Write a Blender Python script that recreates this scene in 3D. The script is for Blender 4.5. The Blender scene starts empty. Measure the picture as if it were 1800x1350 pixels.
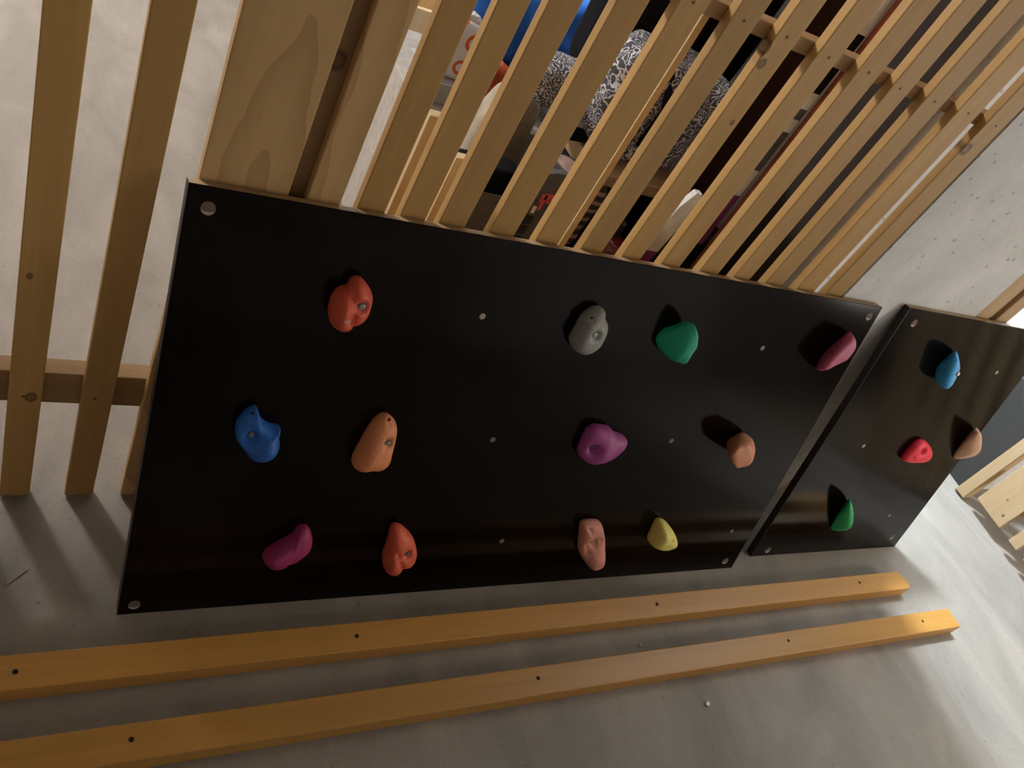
import bpy, bmesh, math, random, json
from mathutils import Vector, Matrix, noise
random.seed(7)
SC = bpy.context.scene
COL = SC.collection

# ------------------------------------------------------------------ camera
cd = bpy.data.cameras.new('camera'); cam = bpy.data.objects.new('camera', cd); COL.objects.link(cam)
right = Vector((0.84787024, -0.30070949, 0.4366805))
down = Vector((0.06200412, -0.761722, -0.64493029))
fwd = Vector((0.5265658, 0.57389319, -0.62719619))
M = Matrix((right, -down, -fwd)).transposed().to_4x4()
M.translation = (0, 0, 1.25)
cam.matrix_world = M
cd.sensor_width = 36.0; cd.lens = 1460.6985 / 1800 * 36.0; cd.clip_start = 0.02
SC.camera = cam

# ------------------------------------------------------------------ light
SC.view_settings.view_transform = 'Standard'; SC.view_settings.look = 'None'
SC.view_settings.gamma = 1.0; SC.view_settings.use_curve_mapping = False
SC.view_settings.exposure = 0.0
wd = bpy.data.worlds.new('world'); SC.world = wd; wd.use_nodes = True
wd.node_tree.nodes['Background'].inputs[0].default_value = (0.8, 0.85, 1.0, 1)
wd.node_tree.nodes['Background'].inputs[1].default_value = 0.01
def lamp(name, loc, power, colour, size):
    l = bpy.data.lights.new(name, 'POINT'); l.energy = power; l.color = colour; l.shadow_soft_size = size
    o = bpy.data.objects.new(name, l); COL.objects.link(o); o.location = loc
    return o
lamp('storage_lamp', (-0.72, 2.65, 1.80), 128, (1.0, 0.985, 0.97), 0.12)
lamp('compartment_lamp', (1.872, 1.57, 2.20), 400, (0.73, 0.875, 1.0), 0.085)
lamp('right_fill_lamp', (3.05, -0.45, 0.85), 52, (1.0, 0.92, 0.82), 0.25)  # added fill, stands in for bounce off the bright floor and door

# ------------------------------------------------------------------ helpers
def link(name, bm, mat, parent=None, smooth=False, loc=None):
    me = bpy.data.meshes.new(name)
    base = Vector(loc) if loc is not None else Vector((0, 0, 0))
    if parent is not None:
        base = wpos(parent)
    bmesh.ops.translate(bm, verts=bm.verts, vec=-base)
    bmesh.ops.recalc_face_normals(bm, faces=bm.faces)
    for f in bm.faces: f.smooth = smooth
    bm.to_mesh(me); bm.free()
    o = bpy.data.objects.new(name, me); COL.objects.link(o)
    if mat is not None: me.materials.append(mat)
    if parent is not None: o.parent = parent
    else: o.location = base
    return o
def wpos(o):
    v = o.location.copy()
    while o.parent: o = o.parent; v += o.location
    return v
def tag(o, label=None, cat=None, group=None, kind=None):
    if label: o['label'] = label
    if cat: o['category'] = cat
    if group: o['group'] = group
    if kind: o['kind'] = kind
    return o
def thing(name, label, cat, loc, group=None):
    o = bpy.data.objects.new(name, None); COL.objects.link(o); o.location = loc; o.empty_display_size = 0.05
    return tag(o, label, cat, group)
def bevel(bm, w, seg=2):
    if w > 0:
        bmesh.ops.bevel(bm, geom=list(bm.edges), offset=w, segments=seg, profile=0.5, affect='EDGES')
def box(a, b, bev=0.0, bm=None):
    own = bm is None
    t = bmesh.new()
    (x0, y0, z0), (x1, y1, z1) = a, b
    v = [t.verts.new(p) for p in ((x0,y0,z0),(x1,y0,z0),(x1,y1,z0),(x0,y1,z0),(x0,y0,z1),(x1,y0,z1),(x1,y1,z1),(x0,y1,z1))]
    for f in ((0,3,2,1),(4,5,6,7),(0,1,5,4),(1,2,6,5),(2,3,7,6),(3,0,4,7)): t.faces.new([v[i] for i in f])
    bevel(t, bev)
    if own: return t
    merge(bm, t); return bm
def merge(bm, t):
    me = bpy.data.meshes.new('tmp'); t.to_mesh(me); t.free(); bm.from_mesh(me); bpy.data.meshes.remove(me)
def prism(quad_bottom, quad_top, bev=0.0):
    t = bmesh.new(); n = len(quad_bottom)
    a = [t.verts.new(p) for p in quad_bottom]; b = [t.verts.new(p) for p in quad_top]
    t.faces.new(a[::-1]); t.faces.new(b)
    for i in range(n): t.faces.new((a[i], a[(i+1)%n], b[(i+1)%n], b[i]))
    bevel(t, bev)
    return t
def tube(pts, radii, seg=14, cap=True):
    t = bmesh.new(); rings = []
    for i, p in enumerate(pts):
        p = Vector(p)
        d = (Vector(pts[min(i+1, len(pts)-1)]) - Vector(pts[max(i-1, 0)])).normalized()
        a = d.orthogonal().normalized() if i == 0 else (rings[-1][1] - d * rings[-1][1].dot(d)).normalized()
        b = d.cross(a); r = radii[i] if isinstance(radii, (list, tuple)) else radii
        rings.append(([t.verts.new(p + (a*math.cos(2*math.pi*k/seg) + b*math.sin(2*math.pi*k/seg))*r) for k in range(seg)], a))
    for i in range(len(rings)-1):
        A, B = rings[i][0], rings[i+1][0]
        for k in range(seg): t.faces.new((A[k], A[(k+1)%seg], B[(k+1)%seg], B[k]))
    if cap: t.faces.new(rings[0][0][::-1]); t.faces.new(rings[-1][0])
    return t
def softbox(c, s, e=0.35, n=18, amp=0.01, fr=14, seed=0, sag=0.0, folds=None):
    """superellipsoid cloth or cushion shape with creases"""
    t = bmesh.new()
    bmesh.ops.create_icosphere(t, subdivisions=5, radius=1.0)
    off = Vector((seed*3.1, seed*1.7, seed*0.9))
    for v in t.verts:
        d = v.co.normalized()
        k = (abs(d.x)**(2/e) + abs(d.y)**(2/e) + abs(d.z)**(2/e)) ** (-e/2)
        p = d * k
        q = Vector((p.x*s[0], p.y*s[1], p.z*s[2]))
        nz = noise.noise(q*fr + off) * amp + noise.noise(q*fr*2.3 + off) * amp * 0.45
        if folds: nz += folds[1] * math.sin((q.x*folds[0] + 2.0*noise.noise(q*3+off)) )
        q += d * nz
        if sag: q.z -= sag * (abs(p.x)**2) * (0.5 + 0.5*p.z)
        v.co = q + Vector(c)
    return t

# ------------------------------------------------------------------ materials
def new_mat(name):
    m = bpy.data.materials.new(name); m.use_nodes = True
    nt = m.node_tree; b = nt.nodes['Principled BSDF']
    return m, nt, b
def N(nt, kind, **kw):
    n = nt.nodes.new(kind)
    for k, v in kw.items():
        if k in n.inputs.keys() if hasattr(n.inputs, 'keys') else False: n.inputs[k].default_value = v
        else: setattr(n, k, v)
    return n
def ramp(nt, stops):
    r = nt.nodes.new('ShaderNodeValToRGB'); e = r.color_ramp.elements
    while len(e) < len(stops): e.new(0.5)
    for i, (p, c) in enumerate(stops):
        e[i].position = p; e[i].color = (c[0], c[1], c[2], 1)
    return r
def mth(nt, op, a, b=None):
    n = nt.nodes.new('ShaderNodeMath'); n.operation = op
    for i, v in enumerate((a, b)):
        if v is None: continue
        if isinstance(v, (int, float)): n.inputs[i].default_value = v
        else: nt.links.new(v, n.inputs[i])
    return n.outputs[0]
def mixc(nt, fac, a, b, mode='MIX'):
    n = nt.nodes.new('ShaderNodeMix'); n.data_type = 'RGBA'; n.blend_type = mode
    for i, v in ((0, fac), (6, a), (7, b)):
        if isinstance(v, (int, float)): n.inputs[i].default_value = v
        elif isinstance(v, tuple): n.inputs[i].default_value = (v[0], v[1], v[2], 1)
        else: nt.links.new(v, n.inputs[i])
    return n.outputs[2]
def plain(name, col, rough=0.6, metal=0.0, var=0.12, scale=40, spec=0.4, coat=0.0):
    m, nt, b = new_mat(name)
    tc = nt.nodes.new('ShaderNodeTexCoord'); n = nt.nodes.new('ShaderNodeTexNoise')
    n.inputs['Scale'].default_value = scale; n.inputs['Detail'].default_value = 4
    nt.links.new(tc.outputs['Object'], n.inputs['Vector'])
    r = ramp(nt, [(0.3, [c*(1-var) for c in col]), (0.7, [min(1, c*(1+var)) for c in col])])
    nt.links.new(n.outputs[0], r.inputs[0]); nt.links.new(r.outputs[0], b.inputs['Base Color'])
    b.inputs['Roughness'].default_value = rough; b.inputs['Metallic'].default_value = metal
    b.inputs['Specular IOR Level'].default_value = spec; b.inputs['Coat Weight'].default_value = coat
    return m
def wood(name, light, dark, axis='z', fine=70.0, rough=0.55, knots=(), knotcol=(0.10, 0.045, 0.015), contrast=1.0, spec=0.35, ring=None, flat='y'):
    m, nt, b = new_mat(name)
    tc = nt.nodes.new('ShaderNodeTexCoord'); oi = nt.nodes.new('ShaderNodeObjectInfo')
    off = nt.nodes.new('ShaderNodeCombineXYZ')
    rnd = mth(nt, 'MULTIPLY', oi.outputs['Random'], 7.0)
    for i in range(3): nt.links.new(rnd, off.inputs[i])
    add = nt.nodes.new('ShaderNodeVectorMath'); add.operation = 'ADD'
    nt.links.new(tc.outputs['Object'], add.inputs[0]); nt.links.new(off.outputs[0], add.inputs[1])
    mp = nt.nodes.new('ShaderNodeMapping')
    sc = {'x': (0.035, 1, 1), 'y': (1, 0.035, 1), 'z': (1, 1, 0.035)}[axis]
    mp.inputs['Scale'].default_value = [s*fine for s in sc]
    nt.links.new(add.outputs[0], mp.inputs[0])
    n1 = nt.nodes.new('ShaderNodeTexNoise'); n1.inputs['Scale'].default_value = 1.0; n1.inputs['Detail'].default_value = 5; n1.inputs['Distortion'].default_value = 0.6
    nt.links.new(mp.outputs[0], n1.inputs['Vector'])
    n2 = nt.nodes.new('ShaderNodeTexNoise'); n2.inputs['Scale'].default_value = 5.0; n2.inputs['Detail'].default_value = 3
    nt.links.new(mp.outputs[0], n2.inputs['Vector'])
    f = mth(nt, 'ADD', mth(nt, 'MULTIPLY', n1.outputs[0], 0.7), mth(nt, 'MULTIPLY', n2.outputs[0], 0.3))
    if ring:
        cx, cz, sx, sz, k = ring
        sep = nt.nodes.new('ShaderNodeSeparateXYZ'); nt.links.new(tc.outputs['Object'], sep.inputs[0])
        n3 = nt.nodes.new('ShaderNodeTexNoise'); n3.inputs['Scale'].default_value = 7.0; n3.inputs['Detail'].default_value = 2
        nt.links.new(tc.outputs['Object'], n3.inputs['Vector'])
        dx = mth(nt, 'MULTIPLY', mth(nt, 'SUBTRACT', sep.outputs[0], cx), sx)
        dz = mth(nt, 'MULTIPLY', mth(nt, 'SUBTRACT', sep.outputs[2], cz), sz)
        rr = mth(nt, 'SQRT', mth(nt, 'ADD', mth(nt, 'MULTIPLY', dx, dx), mth(nt, 'MULTIPLY', dz, dz)))
        rr = mth(nt, 'ADD', rr, mth(nt, 'MULTIPLY', n3.outputs[0], 1.3))
        saw = mth(nt, 'FRACT', mth(nt, 'MULTIPLY', rr, k))
        saw = mth(nt, 'POWER', saw, 2.2)
        f = mth(nt, 'SUBTRACT', mth(nt, 'ADD', mth(nt, 'MULTIPLY', f, 0.5), 0.42), mth(nt, 'MULTIPLY', saw, 0.34))
    r = ramp(nt, [(0.5-0.22/contrast, dark), (0.5+0.18/contrast, light)])
    nt.links.new(f, r.inputs[0])
    col = r.outputs[0]
    for (kx, ky, kz, rad) in knots:
        mk = nt.nodes.new('ShaderNodeMapping'); mk.vector_type = 'POINT'
        fx, fy = (1.0, 0.2) if flat == 'y' else (0.2, 1.0)
        mk.inputs['Location'].default_value = (-kx*fx/rad, -ky*fy/rad, -kz/rad*0.75)
        mk.inputs['Scale'].default_value = (fx/rad, fy/rad, 0.75/rad)
        nt.links.new(tc.outputs['Object'], mk.inputs[0])
        ln = nt.nodes.new('ShaderNodeVectorMath'); ln.operation = 'LENGTH'; nt.links.new(mk.outputs[0], ln.inputs[0])
        wob = mth(nt, 'ADD', ln.outputs['Value'], mth(nt, 'MULTIPLY', mth(nt, 'SUBTRACT', n1.outputs[0], 0.5), 0.9))
        kr = ramp(nt, [(0.0, (0.85,)*3), (0.35, (0.55,)*3), (0.55, (0.9,)*3), (1.0, (0, 0, 0))])
        kr.color_ramp.interpolation = 'EASE'
        nt.links.new(wob, kr.inputs[0])
        col = mixc(nt, kr.outputs[0], col, knotcol)
    v = mth(nt, 'ADD', 0.88, mth(nt, 'MULTIPLY', oi.outputs['Random'], 0.22))
    hs = nt.nodes.new('ShaderNodeHueSaturation'); nt.links.new(col, hs.inputs['Color']); nt.links.new(v, hs.inputs['Value'])
    nt.links.new(hs.outputs[0], b.inputs['Base Color'])
    b.inputs['Roughness'].default_value = rough; b.inputs['Specular IOR Level'].default_value = spec
    bp = nt.nodes.new('ShaderNodeBump'); bp.inputs['Strength'].default_value = 0.08; bp.inputs['Distance'].default_value = 0.002
    nt.links.new(f, bp.inputs['Height']); nt.links.new(bp.outputs[0], b.inputs['Normal'])
    return m
def concrete(name, light, dark, scale=3.0, pits=0.0, rough=0.75, streak=None, vs=30):
    m, nt, b = new_mat(name)
    tc = nt.nodes.new('ShaderNodeTexCoord')
    mp = nt.nodes.new('ShaderNodeMapping'); nt.links.new(tc.outputs['Object'], mp.inputs[0])
    if streak: mp.inputs['Scale'].default_value = streak; mp.inputs['Rotation'].default_value = (0, 0, 0.5)
    n1 = nt.nodes.new('ShaderNodeTexNoise'); n1.inputs['Scale'].default_value = scale; n1.inputs['Detail'].default_value = 7; n1.inputs['Roughness'].default_value = 0.6; n1.inputs['Distortion'].default_value = 0.8
    nt.links.new(mp.outputs[0], n1.inputs['Vector'])
    n2 = nt.nodes.new('ShaderNodeTexNoise'); n2.inputs['Scale'].default_value = 160; n2.inputs['Detail'].default_value = 2
    nt.links.new(tc.outputs['Object'], n2.inputs['Vector'])
    f = mth(nt, 'ADD', mth(nt, 'MULTIPLY', n1.outputs[0], 0.8), mth(nt, 'MULTIPLY', n2.outputs[0], 0.2))
    r = ramp(nt, [(0.33, dark), (0.66, light)])
    nt.links.new(f, r.inputs[0]); col = r.outputs[0]
    h = f
    if pits:
        vo = nt.nodes.new('ShaderNodeTexVoronoi'); vo.inputs['Scale'].default_value = vs; vo.inputs['Randomness'].default_value = 1.0
        nt.links.new(tc.outputs['Object'], vo.inputs['Vector'])
        n3 = nt.nodes.new('ShaderNodeTexNoise'); n3.inputs['Scale'].default_value = 9; nt.links.new(tc.outputs['Object'], n3.inputs['Vector'])
        th = mth(nt, 'SUBTRACT', mth(nt, 'MULTIPLY', n3.outputs[0], pits), vo.outputs['Distance'])
        pr = ramp(nt, [(0.0, (0, 0, 0)), (0.10, (0.6, 0.6, 0.6))]); nt.links.new(th, pr.inputs[0])
        col = mixc(nt, pr.outputs[0], col, tuple(c*0.35 for c in dark))
    nt.links.new(col, b.inputs['Base Color']); b.inputs['Roughness'].default_value = rough
    bp = nt.nodes.new('ShaderNodeBump'); bp.inputs['Strength'].default_value = 0.25; bp.inputs['Distance'].default_value = 0.004
    nt.links.new(h, bp.inputs['Height']); nt.links.new(bp.outputs[0], b.inputs['Normal'])
    return m

PINE_L, PINE_D = (0.545, 0.335, 0.122), (0.445, 0.245, 0.077)
M_FLOOR = concrete('concrete_floor', (0.335, 0.29, 0.245), (0.205, 0.18, 0.152), 3.2, pits=0.20, streak=(1.8, 0.8, 1))
M_WALL = concrete('concrete_wall', (0.80, 0.80, 0.81), (0.60, 0.60, 0.60), 4.5, pits=0.30, vs=38)
M_SHADESTRIP = concrete('painted_shade_grey', (0.034, 0.031, 0.027), (0.02, 0.019, 0.016), 4.0)  # shade put into the colour of the strip beside the opening
M_CEIL = concrete('concrete_ceiling', (0.27, 0.26, 0.24), (0.21, 0.20, 0.185), 2.0)
M_FRONTWALL = concrete('pale_rendered_wall', (0.52, 0.48, 0.43), (0.44, 0.40, 0.36), 3.0)
M_DARKWALL = concrete('dark_rendered_wall', (0.12, 0.11, 0.10), (0.08, 0.075, 0.07), 3.0)
SL_KNOTS = [(0.041, 0, 0.243, 0.010), (0.801, 0, 1.004, 0.011), (0.811, 0, 0.985, 0.008), (1.295, 0, 0.975, 0.012), (0.026, 0, 0.467, 0.005), (1.028, 0, 0.818, 0.006), (0.83, 0, 0.90, 0.004)]
M_SLAT = wood('pine_slat', PINE_L, PINE_D, 'z', 60, knots=SL_KNOTS, contrast=0.8)
M_BOARD = wood('pine_board_cathedral', (0.60, 0.39, 0.175), (0.44, 0.265, 0.11), 'z', 60, ring=(0.245, 0.60, 30.0, 5.0, 1.0), contrast=0.9)
M_POST = wood('pine_post', (0.36, 0.215, 0.10), (0.25, 0.14, 0.06), 'z', 60, knots=[(0.296, 0.03, 0.825, 0.012)])
M_RAIL = wood('pine_rail', (0.42, 0.255, 0.12), (0.33, 0.19, 0.08), 'x', 60)
M_BEAM = wood('orange_varnished_beam', (0.53, 0.265, 0.063), (0.42, 0.20, 0.042), 'x', 55, rough=0.4, contrast=0.8)
M_DOORW = wood('pine_door', (0.60, 0.42, 0.24), (0.50, 0.33, 0.17), 'z', 60, contrast=0.8, flat='x', knots=[(0, -0.105, 0.078, 0.006), (0, -0.075, 0.118, 0.0035)])
M_PLY = wood('plywood_edge', (0.50, 0.36, 0.20), (0.30, 0.19, 0.10), 'x', 90)
M_HOLEWOOD = plain('bare_plywood', (0.15, 0.11, 0.08), 0.8)
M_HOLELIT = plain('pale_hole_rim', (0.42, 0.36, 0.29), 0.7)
M_DARKHOLE = plain('dark_drilled_hole', (0.012, 0.008, 0.005), 0.9)
M_STEEL = plain('steel', (0.42, 0.41, 0.39), 0.32, metal=0.9, var=0.05)
M_DULL = plain('dull_zinc', (0.17, 0.155, 0.135), 0.5, metal=0.3, var=0.1)
M_SCREW = plain('dark_screw', (0.10, 0.06, 0.03), 0.6)

def film():
    m, nt, b = new_mat('dark_brown_film')
    tc = nt.nodes.new('ShaderNodeTexCoord')
    n = nt.nodes.new('ShaderNodeTexNoise'); n.inputs['Scale'].default_value = 4.5; n.inputs['Detail'].default_value = 5
    nt.links.new(tc.outputs['Object'], n.inputs['Vector'])
    r = ramp(nt, [(0.35, (0.0035, 0.002, 0.0012)), (0.7, (0.009, 0.005, 0.003))]); nt.links.new(n.outputs[0], r.inputs[0])
    nt.links.new(r.outputs[0], b.inputs['Base Color'])
    b.inputs['Roughness'].default_value = 0.11; b.inputs['IOR'].default_value = 1.22
    n2 = nt.nodes.new('ShaderNodeTexNoise'); n2.inputs['Scale'].default_value = 14; n2.inputs['Detail'].default_value = 3
    nt.links.new(tc.outputs['Object'], n2.inputs['Vector'])
    bp = nt.nodes.new('ShaderNodeBump'); bp.inputs['Strength'].default_value = 0.02; bp.inputs['Distance'].default_value = 0.003
    nt.links.new(n2.outputs[0], bp.inputs['Height']); nt.links.new(bp.outputs[0], b.inputs['Normal'])
    return m
M_FILM = film()
M_EDGE = plain('dark_sealed_edge', (0.014, 0.010, 0.008), 0.45)
# ------------------------------------------------------------------ setting
def struct(name, bm, mat): return tag(link(name, bm, mat), kind='structure')
struct('floor', box((-1.05, -1.8, -0.1), (4.6, 4.0, 0.0)), M_FLOOR)
struct('ceiling', box((-1.05, -1.8, 2.45), (4.6, 4.0, 2.55)), M_CEIL)
struct('wall_back', box((-1.05, 3.7, 0), (4.6, 3.8, 2.45)), M_WALL)
struct('wall_left', box((-1.05, -1.7, 0), (-0.95, 3.7, 2.45)), M_FRONTWALL)
struct('lamp_blocker_1', box((-0.95, 1.60, 1.01), (-0.25, 1.785, 1.03)), M_FRONTWALL)  # unseen shelf, added to keep the storage lamp off the beams
struct('wall_front', box((-1.05, -1.8, 0), (4.6, -1.7, 2.45)), M_FRONTWALL)
struct('wall_right', box((4.5, -1.7, 0), (4.6, 3.7, 2.45)), M_DARKWALL)
def pier():
    bm = bmesh.new()
    merge(bm, box((1.3345, 0.8325, 0), (1.772, 3.7, 2.45)))
    es = [e for e in bm.edges if abs(e.verts[0].co.y-0.8325) < 1e-4 and abs(e.verts[1].co.y-0.8325) < 1e-4 and abs(e.verts[0].co.x-e.verts[1].co.x) < 1e-4]
    bmesh.ops.bevel(bm, geom=es, offset=0.004, segments=2, affect='EDGES')
    return bm
struct('wall_middle', pier(), M_WALL)
struct('wall_compartment', box((2.665, 0.8325, 0), (2.80, 3.7, 2.45)), M_WALL)
struct('shade_strip_compartment', box((2.625, 0.835, 0), (2.665, 1.9, 0.36)), M_SHADESTRIP)  # dark strip added in place of shade on the compartment wall

# ------------------------------------------------------------------ slatted partition
YF = 0.8325; TH = 0.016; YB = YF + TH
part = thing('slatted_partition', 'pale pine slatted storage partition ending at the grey concrete pier, behind the large black panel', 'partition', (0, YF, 0))
SL = [(0.0145, 0.0545), (0.1025, 0.1425), (0.3739, 0.4117), (0.4329, 0.4696), (0.4893, 0.5290), (0.5676, 0.6079),
      (0.6447, 0.6843), (0.7256, 0.7655), (0.8040, 0.8410), (0.8849, 0.9242), (0.9691, 1.0111), (1.0476, 1.0864), (1.1261, 1.1683), (1.2078, 1.2551), (1.2876, 1.3325)]
for i, (a, b) in enumerate(SL):
    s = link('slat', box((a, YF, 0.004), (b, YB, 2.40), 0.0015), M_SLAT, part)
    for z in ((1.0235, 0.245) if b > 0.6 else (0.245,)):
        zz = z + random.uniform(-0.003, 0.003); xx = (a+b)/2 + random.uniform(-0.003, 0.003)
        if z < 1 and not b < 0.2: continue
        sc = link('screw', tube([(xx, YF+0.002, zz), (xx, YF-0.0004, zz)], 0.0021, 10), M_SCREW, s)
for (a, b, m) in ((-0.340, -0.190, M_BOARD), (-0.170, -0.028, M_BOARD), (0.1825, 0.2860, M_BOARD), (0.3090, 0.3514, M_BOARD)):  # first two boards are out of view, added to shade the floor
    o = link('wide_board' if b-a > 0.1 else 'board', box((a, YF, 0.004), (b, YB, 2.40), 0.0015), m, part)
    o['label'] = 'broad pine board with arched grain' if b-a > 0.1 else 'straight grained pine board'
o = link('post', box((0.2500, YB, 0.0), (0.3350, YB+0.045, 2.40), 0.002), M_POST, part); o['label'] = 'recessed pine post with a knot'
for (z0, z1, d) in ((0.2135, 0.2765, 0.028), (1.0085, 1.0290, 0.030), (1.95, 2.01, 0.028)):
    x0 = 0.336 if z0 > 0.9 else -0.34
    link('rail', box((x0, YB, z0), (1.333 if z0 > 0.9 else 0.2495, YB+d, z1), 0.0015), M_RAIL, part)
# frame of the next compartment and its open door
jm = thing('door_frame', 'pale pine door frame beside the concrete pier, left of the bright opening', 'door frame', (1.84, YF, 0))
link('jamb', box((1.774, YF+0.003, 0), (1.826, YF+0.05, 2.30), 0.002), M_DOORW, jm)
link('stop_strip', box((1.826, YF+0.012, 0), (1.855, YF+0.05, 2.30), 0.001), M_DOORW, jm)
link('jamb', box((1.855, YF+0.003, 0), (1.903, YF+0.05, 2.30), 0.002), M_DOORW, jm)
link('lintel', box((1.774, YF+0.003, 2.30), (2.63, YF+0.05, 2.38), 0.002), M_DOORW, jm)
hj = thing('hinge_post', 'narrow pine hinge post at the right edge, foot on the bright floor', 'post', (2.61, 0.81, 0))
link('upright', box((2.58, 0.795, 0.008), (2.625, 0.831, 2.30), 0.002), M_DOORW, hj)
link('wall_shoe', box((2.59, 0.80, 0.0), (2.62, 0.8325, 0.0085)), M_DULL, hj)
dr = thing('slatted_door', 'open pale pine slatted door standing at right angles on the bright floor', 'door', (2.58, 0.79, 0))
for k, (a, b) in enumerate(((0.6625, 0.7692), (0.586, 0.6213), (0.515, 0.555), (0.44, 0.48), (0.365, 0.405), (0.29, 0.33), (0.14, 0.25))):
    o = link('slat' if b-a < 0.06 else 'wide_board', box((2.58, a, 0.045), (2.597, b, 2.25), 0.0015), M_DOORW, dr)
for z in (0.11, 1.1, 2.0):
    link('rail', box((2.597, 0.14, z), (2.622, 0.7692, z+0.06), 0.0015), M_DOORW, dr)
for z in (0.35, 1.9):
    link('hinge', box((2.5965, 0.7692, z), (2.601, 0.7949, z+0.09)), M_DULL, dr)

# ------------------------------------------------------------------ beams
def beam(xa, xb, y0, y1, h, holes, label, chamfer):
    t = thing('timber_beam', label, 'beam', ((xa+xb)/2, (y0+y1)/2, 0), 'beams on the floor')
    c = chamfer
    q = [(xa, y0), (xb, y0), (xb-c[0], y1), (xa, y1)] if c[1] == 0 else [(xa, y0), (xb-0.004, y0), (xb, y0+c[1]), (xb-c[0], y1), (xa, y1)]
    link('bar', prism([(x, y, 0) for x, y in q], [(x, y, h) for x, y in q], 0.002), M_BEAM, t)
    for (x, y) in holes:
        r = 0.0036
        link('drill_hole', tube([(x, y, h-0.001), (x, y, h+0.0004)], [r, r], 14), M_DARKHOLE, t)
beam(-0.35, 2.003, 0.511, 0.5596, 0.036, [(0.0451, 0.5349), (0.5194, 0.5357), (1.1622, 0.5375), (1.8171, 0.5397)],
     'orange varnished pine beam nearest the black panels, lying on the concrete floor', (0.012, 0.016))
beam(-0.40, 2.102, 0.396, 0.4468, 0.036, [(0.1813, 0.4245), (0.8296, 0.4252), (1.4756, 0.4254), (1.964, 0.4237)],
     'orange varnished pine beam nearest the camera, its far end at the bright floor', (0.006, 0))

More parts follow.
